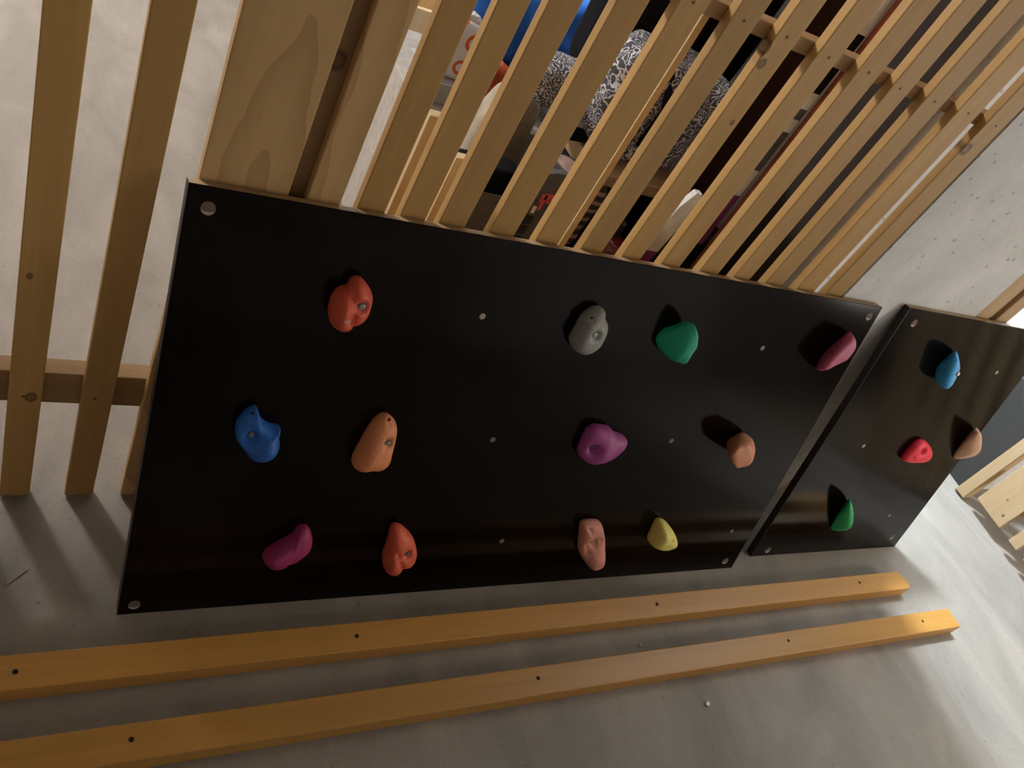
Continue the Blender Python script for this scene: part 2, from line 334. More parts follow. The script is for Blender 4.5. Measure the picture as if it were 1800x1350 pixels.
# ------------------------------------------------------------------ climbing panels
HOLDS = json.loads('''{"red_bean":{"p":"A","h":0.035,"o":[[0.2144,0.5992],[0.2208,0.5978],[0.2298,0.5907],[0.2369,0.5824],[0.24,0.5743],[0.241,0.5611],[0.2396,0.5483],[0.2343,0.538],[0.226,0.5322],[0.221,0.5311],[0.2185,0.5235],[0.2105,0.5202],[0.2009,0.5235],[0.1936,0.5303],[0.1883,0.543],[0.1873,0.5542],[0.1883,0.5674],[0.1926,0.5773],[0.2006,0.583],[0.2043,0.5835],[0.2068,0.5921],[0.2098,0.5971]],"bump":[[0.194,0.5581,0.016,0.016]],"groove":[[0.198,0.589,0.0035,-0.008],[0.2037,0.5834,0.0045,-0.008],[0.2089,0.5767,0.005,-0.007],[0.2112,0.5677,0.005,-0.006],[0.2119,0.5585,0.005,-0.006],[0.2124,0.55,0.0045,-0.007],[0.2137,0.5416,0.0035,-0.007]],"bolt":[[0.2226,0.5673]],"mark":[[0.2023,0.5507]]},"grey":{"p":"A","h":0.03,"o":[[0.6074,0.6043],[0.6165,0.6015],[0.6175,0.5922],[0.6269,0.5854],[0.6335,0.5774],[0.6369,0.5649],[0.6367,0.5469],[0.6334,0.5351],[0.6253,0.526],[0.6154,0.5209],[0.6026,0.5221],[0.5891,0.529],[0.5795,0.541],[0.5786,0.5505],[0.581,0.5603],[0.582,0.5746],[0.5846,0.5874],[0.5933,0.5978],[0.5997,0.6025]],"bolt":[[0.608,0.5639]],"bump":[[0.5863,0.5481,0.014,0.006],[0.5839,0.5825,0.012,0.005]],"dowel":[[0.5931,0.5882]]},"blue":{"p":"A","h":0.032,"o":[[0.1235,0.3898],[0.129,0.3834],[0.1342,0.3721],[0.1449,0.3627],[0.1577,0.3578],[0.1646,0.3571],[0.1651,0.3442],[0.1686,0.3312],[0.1676,0.318],[0.1608,0.3064],[0.1498,0.3014],[0.1406,0.3022],[0.1325,0.3059],[0.1246,0.316],[0.1144,0.3277],[0.1074,0.3385],[0.1044,0.351],[0.1042,0.3635],[0.109,0.3761],[0.1158,0.3853]],"bolt":[[0.1259,0.3488]],"dowel":[[0.1206,0.3833]],"bump":[[0.1482,0.3321,0.015,0.012],[0.1259,0.3488,0.011,-0.01]]},"orange":{"p":"A","h":0.034,"o":[[0.3132,0.3882],[0.3239,0.3839],[0.3321,0.3765],[0.3372,0.3649],[0.3396,0.345],[0.3411,0.3249],[0.3426,0.3044],[0.3365,0.2918],[0.3272,0.2871],[0.313,0.2878],[0.2997,0.2856],[0.29,0.2902],[0.2847,0.2993],[0.2855,0.3134],[0.2892,0.3315],[0.2934,0.3533],[0.2986,0.371],[0.304,0.3819]],"bolt":[[0.3221,0.3488]],"dowel":[[0.3174,0.3828]],"bump":[[0.2958,0.3214,0.02,0.01]]},"magenta":{"p":"A","h":0.03,"o":[[0.2415,0.1738],[0.2487,0.17],[0.2554,0.1584],[0.2597,0.1457],[0.2605,0.133],[0.2564,0.1226],[0.2474,0.1125],[0.2395,0.1045],[0.2274,0.101],[0.2211,0.0929],[0.2106,0.0904],[0.2003,0.0944],[0.1918,0.1055],[0.1886,0.1141],[0.1913,0.1233],[0.199,0.1311],[0.2123,0.1418],[0.2257,0.1525],[0.2304,0.1595],[0.2343,0.1706]],"bump":[[0.1966,0.1221,0.016,0.008]]},"red_drop":{"p":"A","h":0.034,"o":[[0.3933,0.1718],[0.4029,0.1697],[0.417,0.1593],[0.433,0.143],[0.4434,0.1244],[0.4495,0.108],[0.4498,0.0918],[0.4443,0.0816],[0.4354,0.0799],[0.429,0.0792],[0.4268,0.0677],[0.42,0.0624],[0.4098,0.0655],[0.3991,0.0768],[0.393,0.0933],[0.3902,0.1048],[0.3905,0.1228],[0.3901,0.1428],[0.3877,0.1605],[0.3887,0.1691]],"bolt":[[0.4218,0.1228]],"bump":[[0.3981,0.1074,0.014,0.012]],"groove":[[0.4179,0.0958,0.0035,-0.009],[0.4113,0.1088,0.004,-0.008],[0.4054,0.1227,0.0045,-0.006]]},"purple":{"p":"A","h":0.03,"o":[[0.702,0.3844],[0.7195,0.384],[0.7354,0.3822],[0.7507,0.3718],[0.7682,0.3675],[0.784,0.3593],[0.7884,0.3481],[0.7857,0.3379],[0.7751,0.3223],[0.7621,0.3118],[0.7469,0.3059],[0.7302,0.3036],[0.7122,0.3096],[0.6984,0.3182],[0.6903,0.3304],[0.6896,0.3427],[0.6891,0.3598],[0.6903,0.3755]],"bolt":[[0.7119,0.3436]],"bump":[[0.7326,0.3342,0.014,0.006],[0.7119,0.3436,0.009,-0.008]]},"pink":{"p":"A","h":0.03,"o":[[0.7964,0.1678],[0.8126,0.1663],[0.8242,0.1587],[0.8359,0.1417],[0.8469,0.1244],[0.8553,0.1052],[0.8676,0.0815],[0.8783,0.0575],[0.8785,0.0437],[0.8686,0.0375],[0.8569,0.0389],[0.8436,0.0482],[0.825,0.0649],[0.8078,0.0832],[0.7994,0.095],[0.7893,0.1216],[0.7817,0.1421],[0.7758,0.1604],[0.7815,0.1665]],"bolt":[[0.817,0.1214]],"dowel":[[0.794,0.1536]],"bump":[[0.8179,0.1195,0.012,-0.007],[0.838,0.0806,0.016,0.006]],"groove":[[0.8036,0.1128,0.004,-0.005],[0.8116,0.0974,0.004,-0.005],[0.8198,0.0818,0.004,-0.004],[0.8296,0.1282,0.004,-0.005]]},"yellow":{"p":"A","h":0.036,"o":[[0.9719,0.1644],[0.9886,0.1586],[1.0083,0.1444],[1.0287,0.1259],[1.042,0.1093],[1.0448,0.0971],[1.0322,0.0907],[1.0196,0.088],[1.0027,0.0898],[0.9834,0.0964],[0.9699,0.107],[0.9675,0.1188],[0.9659,0.1344],[0.9643,0.1499],[0.9644,0.1604]],"dowel":[[1.0068,0.1258]],"bump":[[0.9762,0.135,0.014,0.01]]},"crimson":{"p":"B","h":0.022,"o":[[0.319,0.3699],[0.3475,0.3617],[0.3781,0.3456],[0.3954,0.3303],[0.4006,0.3145],[0.383,0.3047],[0.3438,0.3024],[0.3143,0.3035],[0.2966,0.3094],[0.293,0.3218],[0.2954,0.3403],[0.3017,0.3587]],"bolt":[[0.3366,0.3432]],"dowel":[[0.312,0.3226]],"bump":[[0.3366,0.3432,0.008,-0.005]]},"green_cup":{"p":"A","h":0.045,"b":[[0.7518,0.5681],[0.7586,0.5807],[0.773,0.59],[0.7906,0.5941],[0.8099,0.5744],[0.8116,0.5501],[0.7999,0.5347],[0.7725,0.5374],[0.7578,0.5481],[0.7516,0.5578]],"t":[[0.7762,0.6069],[0.7882,0.5966],[0.8031,0.5813],[0.806,0.5696],[0.8052,0.554],[0.8014,0.5398],[0.7933,0.533],[0.7825,0.5346]],"m":[[0.7836,0.604],[0.7862,0.5367],[0.7989,0.5982]]},"knob":{"p":"A","h":0.055,"b":[[1.0507,0.3703],[1.0623,0.3818],[1.0795,0.3797],[1.0932,0.3635],[1.0985,0.3354],[1.0785,0.3264],[1.0589,0.3372],[1.0469,0.3564]],"t":[[1.019,0.3749],[1.0305,0.3854],[1.0509,0.3825],[1.0717,0.3653],[1.0796,0.3462],[1.0796,0.3294],[1.067,0.3246],[1.0492,0.3277],[1.0291,0.3399],[1.016,0.3533]],"m":[[1.0661,0.3847],[1.084,0.3793],[1.1018,0.3647]]},"mauve":{"p":"A","h":0.042,"b":[[1.1766,0.5445],[1.1902,0.5358],[1.1785,0.5771],[1.194,0.5936],[1.2042,0.6095],[1.2127,0.6168],[1.2269,0.5883],[1.2224,0.5573]],"t":[[1.177,0.6272],[1.19,0.6182],[1.1995,0.6066],[1.2027,0.5922],[1.1966,0.5821],[1.1779,0.5666],[1.1651,0.5581],[1.1454,0.5549]],"m":[[1.184,0.627],[1.1575,0.5463]]},"sky":{"p":"B","h":0.042,"b":[[0.2144,0.529],[0.204,0.5447],[0.1975,0.5618],[0.2009,0.5796],[0.2121,0.593],[0.2248,0.6017],[0.2473,0.5662],[0.25,0.528]],"t":[[0.1689,0.6132],[0.1905,0.5995],[0.2095,0.5816],[0.2222,0.5628],[0.2226,0.5453],[0.2185,0.5318],[0.2045,0.528]],"m":[[0.1889,0.6144],[0.2238,0.5279]],"bolt":[[0.2051,0.573]]},"tan_fin":{"p":"B","h":0.04,"b":[[0.5244,0.3122],[0.5155,0.3186],[0.508,0.3364],[0.5118,0.3624],[0.5122,0.3911],[0.5233,0.3995],[0.5525,0.3539],[0.5548,0.3178]],"t":[[0.4607,0.4221],[0.4893,0.4061],[0.515,0.385],[0.5325,0.3632],[0.5337,0.3477],[0.5163,0.3451]],"m":[[0.4804,0.4165]]},"green_fin":{"p":"B","h":0.04,"b":[[0.2312,0.0824],[0.2215,0.0929],[0.2213,0.1063],[0.2173,0.1298],[0.2173,0.1528],[0.2209,0.1691],[0.2536,0.1187],[0.2563,0.0779]],"t":[[0.1678,0.1983],[0.1905,0.1804],[0.213,0.1572],[0.2303,0.1337],[0.235,0.117],[0.2288,0.1106]],"m":[[0.1857,0.191]]},"_holesA":{"corner":[[0.0202,0.6547],[0.0202,0.0194],[1.2499,0.0241],[1.2415,0.6589]],"nut":[[0.4193,0.5598],[0.519,0.3403],[0.6227,0.1153],[1.2129,0.114],[0.904,0.3504],[1.0072,0.5639]]},"_holesB":{"corner":[[0.0227,0.6534],[0.0473,0.0185],[0.5159,0.0388]],"nut":[[0.4298,0.5663],[0.1329,0.3392],[0.4297,0.1191]]}}''')
class Plane:
    def __init__(s, O, top):
        s.O = Vector(O); s.u = Vector((1, 0, 0)); s.v = (Vector(top)-Vector(O)); s.v.x = 0; s.v.normalize(); s.n = s.u.cross(s.v)
    def w(s, u, v, n=0.0): return s.O + s.u*u + s.v*v + s.n*n
PA = Plane((0.1745, 0.6222, 0), (0.1745, 0.816, 0.6528))
PB = Plane((1.5388, 0.6475, 0), (1.5388, 0.816, 0.6528))
def panel(P, corners, label, T=0.0165):
    bl, br, tr, tl = corners
    c = P.w((bl[0]+br[0])/2, 0, -T/2)
    t = thing('climbing_panel', label, 'climbing panel', (c.x, c.y, 0), 'climbing panels leaning on the wall')
    def ring(n, g): # g insets
        cs = [(bl[0]+g, bl[1]+g), (br[0]-g, br[1]+g), (tr[0]-g, tr[1]-g), (tl[0]+g, tl[1]-g)]
        return [P.w(u, v, n) for u, v in cs]
    link('face_sheet', prism(ring(-0.0012, 0.0), ring(0.0, 0.0008), 0.0), M_FILM, t)['label'] = 'glossy dark brown film face'
    core = prism(ring(-T, 0.0), ring(-0.0013, 0.0), 0.0)
    o = link('plywood_core', core, M_PLY, t); o['label'] = 'pale layered plywood edge'
    # sealed side edges
    for (a, b) in ((bl, tl), (br, tr)):
        s = -1 if a is bl else 1
        q = [P.w(a[0], a[1], -T), P.w(a[0], a[1], 0), P.w(b[0], b[1], 0), P.w(b[0], b[1], -T)]
        link('sealed_edge', prism(q, [p+Vector((s*0.0012, 0, 0)) for p in q]), M_EDGE, t)
    return t
pa = panel(PA, ((0.0, 0.0), (1.2828, 0.0), (1.263, 0.681), (-0.0043, 0.681)), 'large black climbing panel leaning on the slats, carrying twelve coloured holds')
pb = panel(PB, ((0.0, 0.0), (0.5593, 0.0), (0.545, 0.684), (-0.0178, 0.684)), 'smaller glossy brown climbing panel leaning on the concrete pier, with four holds')
def disc(P, u, v, r, n0, n1, mat, name, parent, seg=18, dome=0.0):
    pts = [P.w(u, v, n0), P.w(u, v, n1)]; rad = [r, r]
    if dome: pts += [P.w(u, v, n1+dome*0.7), P.w(u, v, n1+dome)]; rad += [r*0.8, r*0.35]
    return link(name, tube(pts, rad, seg), mat, parent)
for P, t, key in ((PA, pa, '_holesA'), (PB, pb, '_holesB')):
    for (u, v) in HOLDS[key]['corner']:
        hl = disc(P, u, v, 0.0085, -0.001, 0.0004, M_HOLEWOOD, 'mounting_hole', t)
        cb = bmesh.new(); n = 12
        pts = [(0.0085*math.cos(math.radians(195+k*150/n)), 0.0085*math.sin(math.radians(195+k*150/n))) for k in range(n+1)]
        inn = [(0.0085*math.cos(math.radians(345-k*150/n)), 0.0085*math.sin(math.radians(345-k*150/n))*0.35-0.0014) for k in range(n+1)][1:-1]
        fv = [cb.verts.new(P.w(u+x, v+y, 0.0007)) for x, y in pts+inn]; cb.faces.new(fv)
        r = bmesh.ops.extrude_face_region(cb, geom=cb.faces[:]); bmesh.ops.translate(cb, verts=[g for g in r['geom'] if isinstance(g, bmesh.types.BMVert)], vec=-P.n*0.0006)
        link('lit_rim', cb, M_HOLELIT, hl)  # pale crescent paints the light on the hole's inner wall
    for i, (u, v) in enumerate(HOLDS[key]['nut']):
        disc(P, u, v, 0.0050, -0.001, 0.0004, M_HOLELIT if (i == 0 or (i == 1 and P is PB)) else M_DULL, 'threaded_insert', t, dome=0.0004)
def smoothclosed(pts, k=3):
    """Catmull-Rom refine of a closed outline"""
    out = []; n = len(pts)
    for i in range(n):
        p0, p1, p2, p3 = (Vector(pts[(i+j-1) % n]) for j in range(4))
        for s in range(k):
            t = s/k
            out.append(0.5*((2*p1) + (-p0+p2)*t + (2*p0-5*p1+4*p2-p3)*t*t + (-p0+3*p1-3*p2+p3)*t**3))
    return out
def dome_hold(d, P):
    o = smoothclosed([Vector((a, b)) for a, b in d['o']], 3); h = d['h']; n = len(o)
    c = sum(o, Vector((0, 0)))/n
    prof = [(0.93, 0.0), (0.985, 0.12), (1.0, 0.30), (0.985, 0.45), (0.95, 0.58), (0.88, 0.71), (0.79, 0.80), (0.69, 0.865), (0.58, 0.91), (0.47, 0.945), (0.36, 0.97), (0.25, 0.985), (0.13, 0.995)]
    bm = bmesh.new(); rings = []
    def hgt(q, z, r):
        w = max(0.0, min(1.0, (1.0-r)*4)) if z > 0.4*h else 0.0
        for (bu, bv, s, a) in d.get('bump', []) + d.get('groove', []):
            z += w*a*math.exp(-((q.x-bu)**2+(q.y-bv)**2)/(2*s*s))
        for (bu, bv) in d.get('bolt', []):
            z -= min(1, w*2)*0.007*math.exp(-(((q.x-bu)**2+(q.y-bv)**2)/(0.0085**2))**3)
        for (bu, bv) in d.get('dowel', []):
            z -= min(1, w*2)*0.006*math.exp(-(((q.x-bu)**2+(q.y-bv)**2)/(0.0036**2))**2)
        return z
    for r, z in prof:
        ring = []
        for p in o:
            q = c + (p-c)*r
            ring.append(bm.verts.new(P.w(q.x, q.y, hgt(q, z*h, r))))
        rings.append(ring)
    top = bm.verts.new(P.w(c.x, c.y, hgt(c, h, 0)))
    bm.faces.new(rings[0][::-1])
    for A, B in zip(rings, rings[1:]):
        for k in range(n): bm.faces.new((A[k], A[(k+1) % n], B[(k+1) % n], B[k]))
    for k in range(n): bm.faces.new((rings[-1][k], rings[-1][(k+1) % n], top))
    return bm
def hull_hold(d, P):
    h = d['h']; bm = bmesh.new()
    for u, v in d['b']: bm.verts.new(P.w(u, v, 0)); bm.verts.new(P.w(u, v, 0.006))
    for u, v in d['t']: bm.verts.new(P.w(u, v, h))
    for u, v in d.get('m', []): bm.verts.new(P.w(u, v, h*0.5))
    r = bmesh.ops.convex_hull(bm, input=bm.verts)
    junk = [v for v in bm.verts if not v.link_faces]
    bmesh.ops.delete(bm, geom=junk, context='VERTS')
    bmesh.ops.subdivide_edges(bm, edges=list(bm.edges), cuts=3, use_grid_fill=True)
    bmesh.ops.triangulate(bm, faces=bm.faces)
    for it in range(4):
        bmesh.ops.smooth_vert(bm, verts=bm.verts, factor=0.5, use_axis_x=True, use_axis_y=True, use_axis_z=True)
    # put back the size lost by smoothing, keep the base on the panel
    cs = [P.w(*q, 0) for q in d['b']] + [P.w(*q, h) for q in d['t']]
    c = sum((v.co for v in bm.verts), Vector())/len(bm.verts)
    def ext(ps, ax): vals = [p.dot(ax) for p in ps]; return min(vals), max(vals)
    for ax in (P.u, P.v, P.n):
        a0, a1 = ext(cs, ax); b0, b1 = ext([v.co for v in bm.verts], ax)
        for v in bm.verts:
            k = v.co.dot(ax); v.co += ax*((k-b0)/(b1-b0)*(a1-a0)+a0-k)
    return bm
def surf_height(o, P, u, v):
    best = None
    base = wpos(o.parent)
    for vt in o.data.vertices:
        w = vt.co + base; dw = w - P.O
        du, dv, dn = dw.dot(P.u)-u, dw.dot(P.v)-v, dw.dot(P.n)
        k = du*du+dv*dv - (1e-4 if dn > 0.004 else 0)
        if best is None or k < best[0]: best = (k, dn)
    return best[1]
HC = {'red_bean': ((0.60, 0.10, 0.055), 'red two-lobed hold'), 'grey': ((0.25, 0.255, 0.24), 'speckled grey hold'), 'blue': ((0.022, 0.12, 0.44), 'dark blue notched hold'),
      'orange': ((0.68, 0.25, 0.11), 'pale orange wedge hold'), 'magenta': ((0.30, 0.03, 0.115), 'dark magenta bar hold'), 'red_drop': ((0.62, 0.11, 0.055), 'orange red drop hold'),
      'purple': ((0.30, 0.055, 0.21), 'purple ear-shaped hold'), 'pink': ((0.55, 0.23, 0.17), 'salmon pink oblong hold'), 'yellow': ((0.66, 0.57, 0.16), 'dull yellow cone hold'),
      'crimson': ((0.80, 0.025, 0.055), 'crimson teardrop hold with a steel bolt'), 'green_cup': ((0.014, 0.33, 0.19), 'teal green cupped hold'), 'knob': ((0.55, 0.235, 0.13), 'brown orange knob hold'),
      'mauve': ((0.46, 0.10, 0.19), 'mauve pink crescent hold'), 'sky': ((0.05, 0.36, 0.85), 'sky blue finned hold'), 'tan_fin': ((0.62, 0.36, 0.235), 'tan brown finned hold'), 'green_fin': ((0.02, 0.34, 0.12), 'green finned hold')}
def holdmat(name, col):
    m, nt, b = new_mat(name + '_resin')
    tc = nt.nodes.new('ShaderNodeTexCoord'); n = nt.nodes.new('ShaderNodeTexNoise'); n.inputs['Scale'].default_value = 260; n.inputs['Detail'].default_value = 3
    nt.links.new(tc.outputs['Object'], n.inputs['Vector'])
    r = ramp(nt, [(0.3, [c*0.85 for c in col]), (0.7, [min(1, c*1.12) for c in col])]); nt.links.new(n.outputs[0], r.inputs[0]); nt.links.new(r.outputs[0], b.inputs['Base Color'])
    b.inputs['Roughness'].default_value = 0.5; b.inputs['Specular IOR Level'].default_value = 0.35
    bp = nt.nodes.new('ShaderNodeBump'); bp.inputs['Strength'].default_value = 0.25; bp.inputs['Distance'].default_value = 0.0006
    nt.links.new(n.outputs[0], bp.inputs['Height']); nt.links.new(bp.outputs[0], b.inputs['Normal'])
    return m
M_CHALK = plain('pale_mark', (0.75, 0.7, 0.62), 0.6)
for k, d in HOLDS.items():
    if k[0] == '_': continue
    P, t = (PA, pa) if d['p'] == 'A' else (PB, pb)
    col, lab = HC[k]
    o = link('climbing_hold', dome_hold(d, P) if 'o' in d else hull_hold(d, P), holdmat(k, [min(0.9, c*1.22) for c in col]), t, smooth=True)
    o['label'] = lab
    for (u, v) in d.get('bolt', []):
        hh = surf_height(o, P, u, v)
        m = M_DULL
        link('washer', tube([P.w(u, v, hh-0.004), P.w(u, v, hh+0.0005)], 0.0062, 18), M_DULL, o)
        link('bolt', tube([P.w(u, v, hh), P.w(u, v, hh+0.0022), P.w(u, v, hh+0.003), P.w(u, v, hh+0.0010)], [0.0040, 0.0040, 0.0025, 0.0021], 16), M_STEEL if k not in ('purple', 'red_drop') else M_DULL, o)
    for (u, v) in d.get('dowel', []):
        hh = surf_height(o, P, u, v)
        link('screw_hole', tube([P.w(u, v, hh-0.004), P.w(u, v, hh+0.0006)], 0.0028, 12), M_DARKHOLE, o)
    for (u, v) in d.get('mark', []):
        hh = surf_height(o, P, u, v); bt = bmesh.new()
        for (a, b, c, e) in ((-.003, .003, -.0032, -.0006), (-.0032, -.0004, -.0002, -.0008), (-.0008, .003, -.0004, -.0032), (.001, .003, .0034, .003), (.001, .003, .001, .0004), (.001, .0004, .0032, 0), (.0032, 0, .003, -.003), (.003, -.003, .0008, -.0028)):
            merge(bt, tube([P.w(u+a, v+b, hh+.001), P.w(u+c, v+e, hh+.001)], 0.0005, 6))
        link('moulded_number', bt, M_CHALK, o)
# ------------------------------------------------------------------ storage behind the slats
M_CARD = plain('grey_brown_cardboard', (0.24, 0.19, 0.14), 0.85)
M_CARDG = plain('pale_grey_cardboard', (0.42, 0.38, 0.33), 0.85)
M_BLACK = plain('black_cloth', (0.010, 0.010, 0.011), 0.9, spec=0.1)
M_BEIGE = plain('beige_cloth', (0.40, 0.34, 0.26), 0.9)
M_BLUE = plain('royal_blue_cloth', (0.03, 0.20, 0.85), 0.75, scale=9, var=0.3)
M_NAVY = plain('navy_cloth', (0.012, 0.022, 0.075), 0.85)
M_PALEPINE = wood('pale_pine', (0.72, 0.56, 0.34), (0.60, 0.43, 0.23), 'z', 60)
M_PALEPINEX = wood('pale_pine_flat', (0.50, 0.36, 0.20), (0.38, 0.26, 0.13), 'x', 60)
M_RED = plain('dark_red_lacquer', (0.16, 0.012, 0.008), 0.15, coat=0.6)
M_REDCLOTH = plain('orange_red_cloth', (0.55, 0.10, 0.03), 0.8, scale=8, var=0.5)
M_CLEAR = plain('milky_plastic', (0.42, 0.42, 0.44), 0.3)
M_WHITE = plain('white_lacquer', (0.75, 0.75, 0.74), 0.4)
M_PURPLE = plain('purple_lacquer', (0.20, 0.03, 0.17), 0.4)
M_GREYP = plain('slate_grey_grip', (0.085, 0.088, 0.095), 0.7)
M_PINKP = plain('faded_red_print', (0.62, 0.10, 0.12), 0.6)
M_DKP = plain('black_print', (0.02, 0.02, 0.022), 0.6)
M_BROWN = plain('dark_brown_cloth', (0.030, 0.020, 0.015), 0.9)
M_SPLINT = plain('dull_splinter_wood', (0.30, 0.25, 0.19), 0.8)
M_MAROON = plain('dark_maroon_cloth', (0.045, 0.014, 0.012), 0.9)
M_COPPER = plain('red_brown_stick', (0.33, 0.10, 0.055), 0.5)
def paisley():
    m, nt, b = new_mat('paisley_print')
    tc = nt.nodes.new('ShaderNodeTexCoord')
    n = nt.nodes.new('ShaderNodeTexNoise'); n.inputs['Scale'].default_value = 14; nt.links.new(tc.outputs['Object'], n.inputs['Vector'])
    mixv = nt.nodes.new('ShaderNodeMix'); mixv.data_type = 'RGBA'; mixv.inputs[0].default_value = 0.10
    nt.links.new(tc.outputs['Object'], mixv.inputs[6]); nt.links.new(n.outputs['Color'], mixv.inputs[7])
    v1 = nt.nodes.new('ShaderNodeTexVoronoi'); v1.inputs['Scale'].default_value = 46; v1.feature = 'F1'; nt.links.new(mixv.outputs[2], v1.inputs['Vector'])
    v2 = nt.nodes.new('ShaderNodeTexVoronoi'); v2.inputs['Scale'].default_value = 150; nt.links.new(mixv.outputs[2], v2.inputs['Vector'])
    rings = mth(nt, 'SINE', mth(nt, 'MULTIPLY', v1.outputs['Distance'], 26.0))
    dots = mth(nt, 'LESS_THAN', v2.outputs['Distance'], 0.30)
    f = mth(nt, 'MAXIMUM', mth(nt, 'GREATER_THAN', rings, 0.72), mth(nt, 'MULTIPLY', dots, mth(nt, 'GREATER_THAN', v1.outputs['Distance'], 0.22)))
    r = ramp(nt, [(0.0, (0.075, 0.075, 0.09)), (1.0, (0.66, 0.67, 0.74))]); nt.links.new(f, r.inputs[0])
    nt.links.new(r.outputs[0], b.inputs['Base Color']); b.inputs['Roughness'].default_value = 0.85
    return m
M_PAIS = paisley()
def orange_dots():
    m, nt, b = new_mat('white_bag_with_orange_rings')
    tc = nt.nodes.new('ShaderNodeTexCoord')
    col = None
    for (x, z, rad) in ((-0.006, 0.058, 0.020), (-0.022, -0.012, 0.016), (0.03, 0.005, 0.019), (0.024, -0.055, 0.017), (-0.035, 0.045, 0.015)):
        sep = nt.nodes.new('ShaderNodeSeparateXYZ'); nt.links.new(tc.outputs['Object'], sep.inputs[0])
        dx = mth(nt, 'SUBTRACT', sep.outputs[0], x); dz = mth(nt, 'SUBTRACT', sep.outputs[2], z + 0.09)
        rr = mth(nt, 'SQRT', mth(nt, 'ADD', mth(nt, 'MULTIPLY', dx, dx), mth(nt, 'MULTIPLY', dz, dz)))
        k = mth(nt, 'MULTIPLY', mth(nt, 'LESS_THAN', rr, rad), mth(nt, 'GREATER_THAN', rr, rad*(0.15 if x > -0.01 and z > 0.05 else 0.55)))
        col = k if col is None else mth(nt, 'MAXIMUM', col, k)
    c = mixc(nt, col, (0.80, 0.80, 0.84), (0.75, 0.14, 0.03))
    nt.links.new(c, b.inputs['Base Color']); b.inputs['Roughness'].default_value = 0.5
    return m
def stripes():
    m, nt, b = new_mat('striped_brown_cloth')
    tc = nt.nodes.new('ShaderNodeTexCoord'); w = nt.nodes.new('ShaderNodeTexWave'); w.bands_direction = 'Z'; w.inputs['Scale'].default_value = 16; w.inputs['Distortion'].default_value = 2.5
    nt.links.new(tc.outputs['Object'], w.inputs['Vector'])
    r = ramp(nt, [(0.0, (0.03, 0.02, 0.018)), (0.55, (0.06, 0.04, 0.035)), (0.75, (0.22, 0.20, 0.20)), (0.9, (0.36, 0.22, 0.18))]); nt.links.new(w.outputs[0], r.inputs[0])
    nt.links.new(r.outputs[0], b.inputs['Base Color']); b.inputs['Roughness'].default_value = 0.9
    return m
# laths
tag(link('pine_lath', box((0.4660, 0.935, 0), (0.4900, 0.953, 0.742), 0.001), M_PALEPINE, loc=(0.478, 0.945, 0)), 'pale pine lath with its top below the white bag, seen through the second narrow gap', 'lath', 'laths behind the slats')
tag(link('pine_lath', box((0.5300, 0.937, 0), (0.5560, 0.953, 0.688), 0.001), M_PALEPINE, loc=(0.543, 0.945, 0)), 'shorter pale pine lath one gap right of the lath under the white bag', 'lath', 'laths behind the slats')
tag(link('pine_lath', box((0.7262, 0.882, 0), (0.7375, 0.888, 1.30), 0.0005), M_PALEPINE, loc=(0.733, 0.885, 0)), 'thin bright pine lath running full height just behind a slat', 'lath', 'laths behind the slats')
# far pine crate
cr = thing('pine_crate', 'small pale pine crate on the bright storage floor, top left behind the slats', 'crate', (1.12, 2.62, 0))
link('side_board', box((1.02, 2.50, 0.02), (1.24, 2.52, 0.11), 0.002), M_PALEPINE, cr)
link('side_board', box((1.02, 2.50, 0.15), (1.24, 2.52, 0.24), 0.002), M_PALEPINE, cr)
link('side_board', box((1.02, 2.74, 0.02), (1.24, 2.76, 0.24), 0.002), M_PALEPINE, cr)
link('end_board', box((1.02, 2.52, 0.02), (1.04, 2.74, 0.16), 0.002), M_PALEPINE, cr)
link('end_board', box((1.22, 2.52, 0.02), (1.24, 2.74, 0.24), 0.002), M_PALEPINE, cr)
link('bottom', box((1.03, 2.51, 0.0), (1.23, 2.75, 0.02)), M_PALEPINE, cr)
# open cardboard box with beige cushion
ob = thing('cardboard_box', 'open grey-brown cardboard box with a dark inside, below the beige cushion', 'box', (0.79, 1.37, 0))
w = bmesh.new()
for a, b in (((0.69, 1.25, 0), (0.90, 1.254, 0.437)), ((0.69, 1.486, 0), (0.90, 1.49, 0.437)), ((0.69, 1.254, 0), (0.694, 1.486, 0.437)), ((0.896, 1.254, 0), (0.90, 1.486, 0.437)), ((0.694, 1.254, 0), (0.896, 1.486, 0.004))): box(a, b, 0, w)
link('carton', w, M_CARD, ob)
tag(link('black_bag', softbox((0.80, 1.300, 0.36), (0.085, 0.035, 0.122), 0.3, amp=0.004, fr=12, seed=40), M_BLACK, loc=(0.80, 1.30, 0.24), smooth=True), 'black folded bag standing in the front of the open cardboard box', 'bag')
cu = link('beige_cushion', softbox((0.866, 1.42, 0.37), (0.066, 0.046, 0.222), 0.55, amp=0.012, fr=9, seed=3), M_BEIGE, loc=(0.862, 1.42, 0.15), smooth=True)
tag(cu, 'beige rolled cushion standing in the open cardboard box', 'cushion')
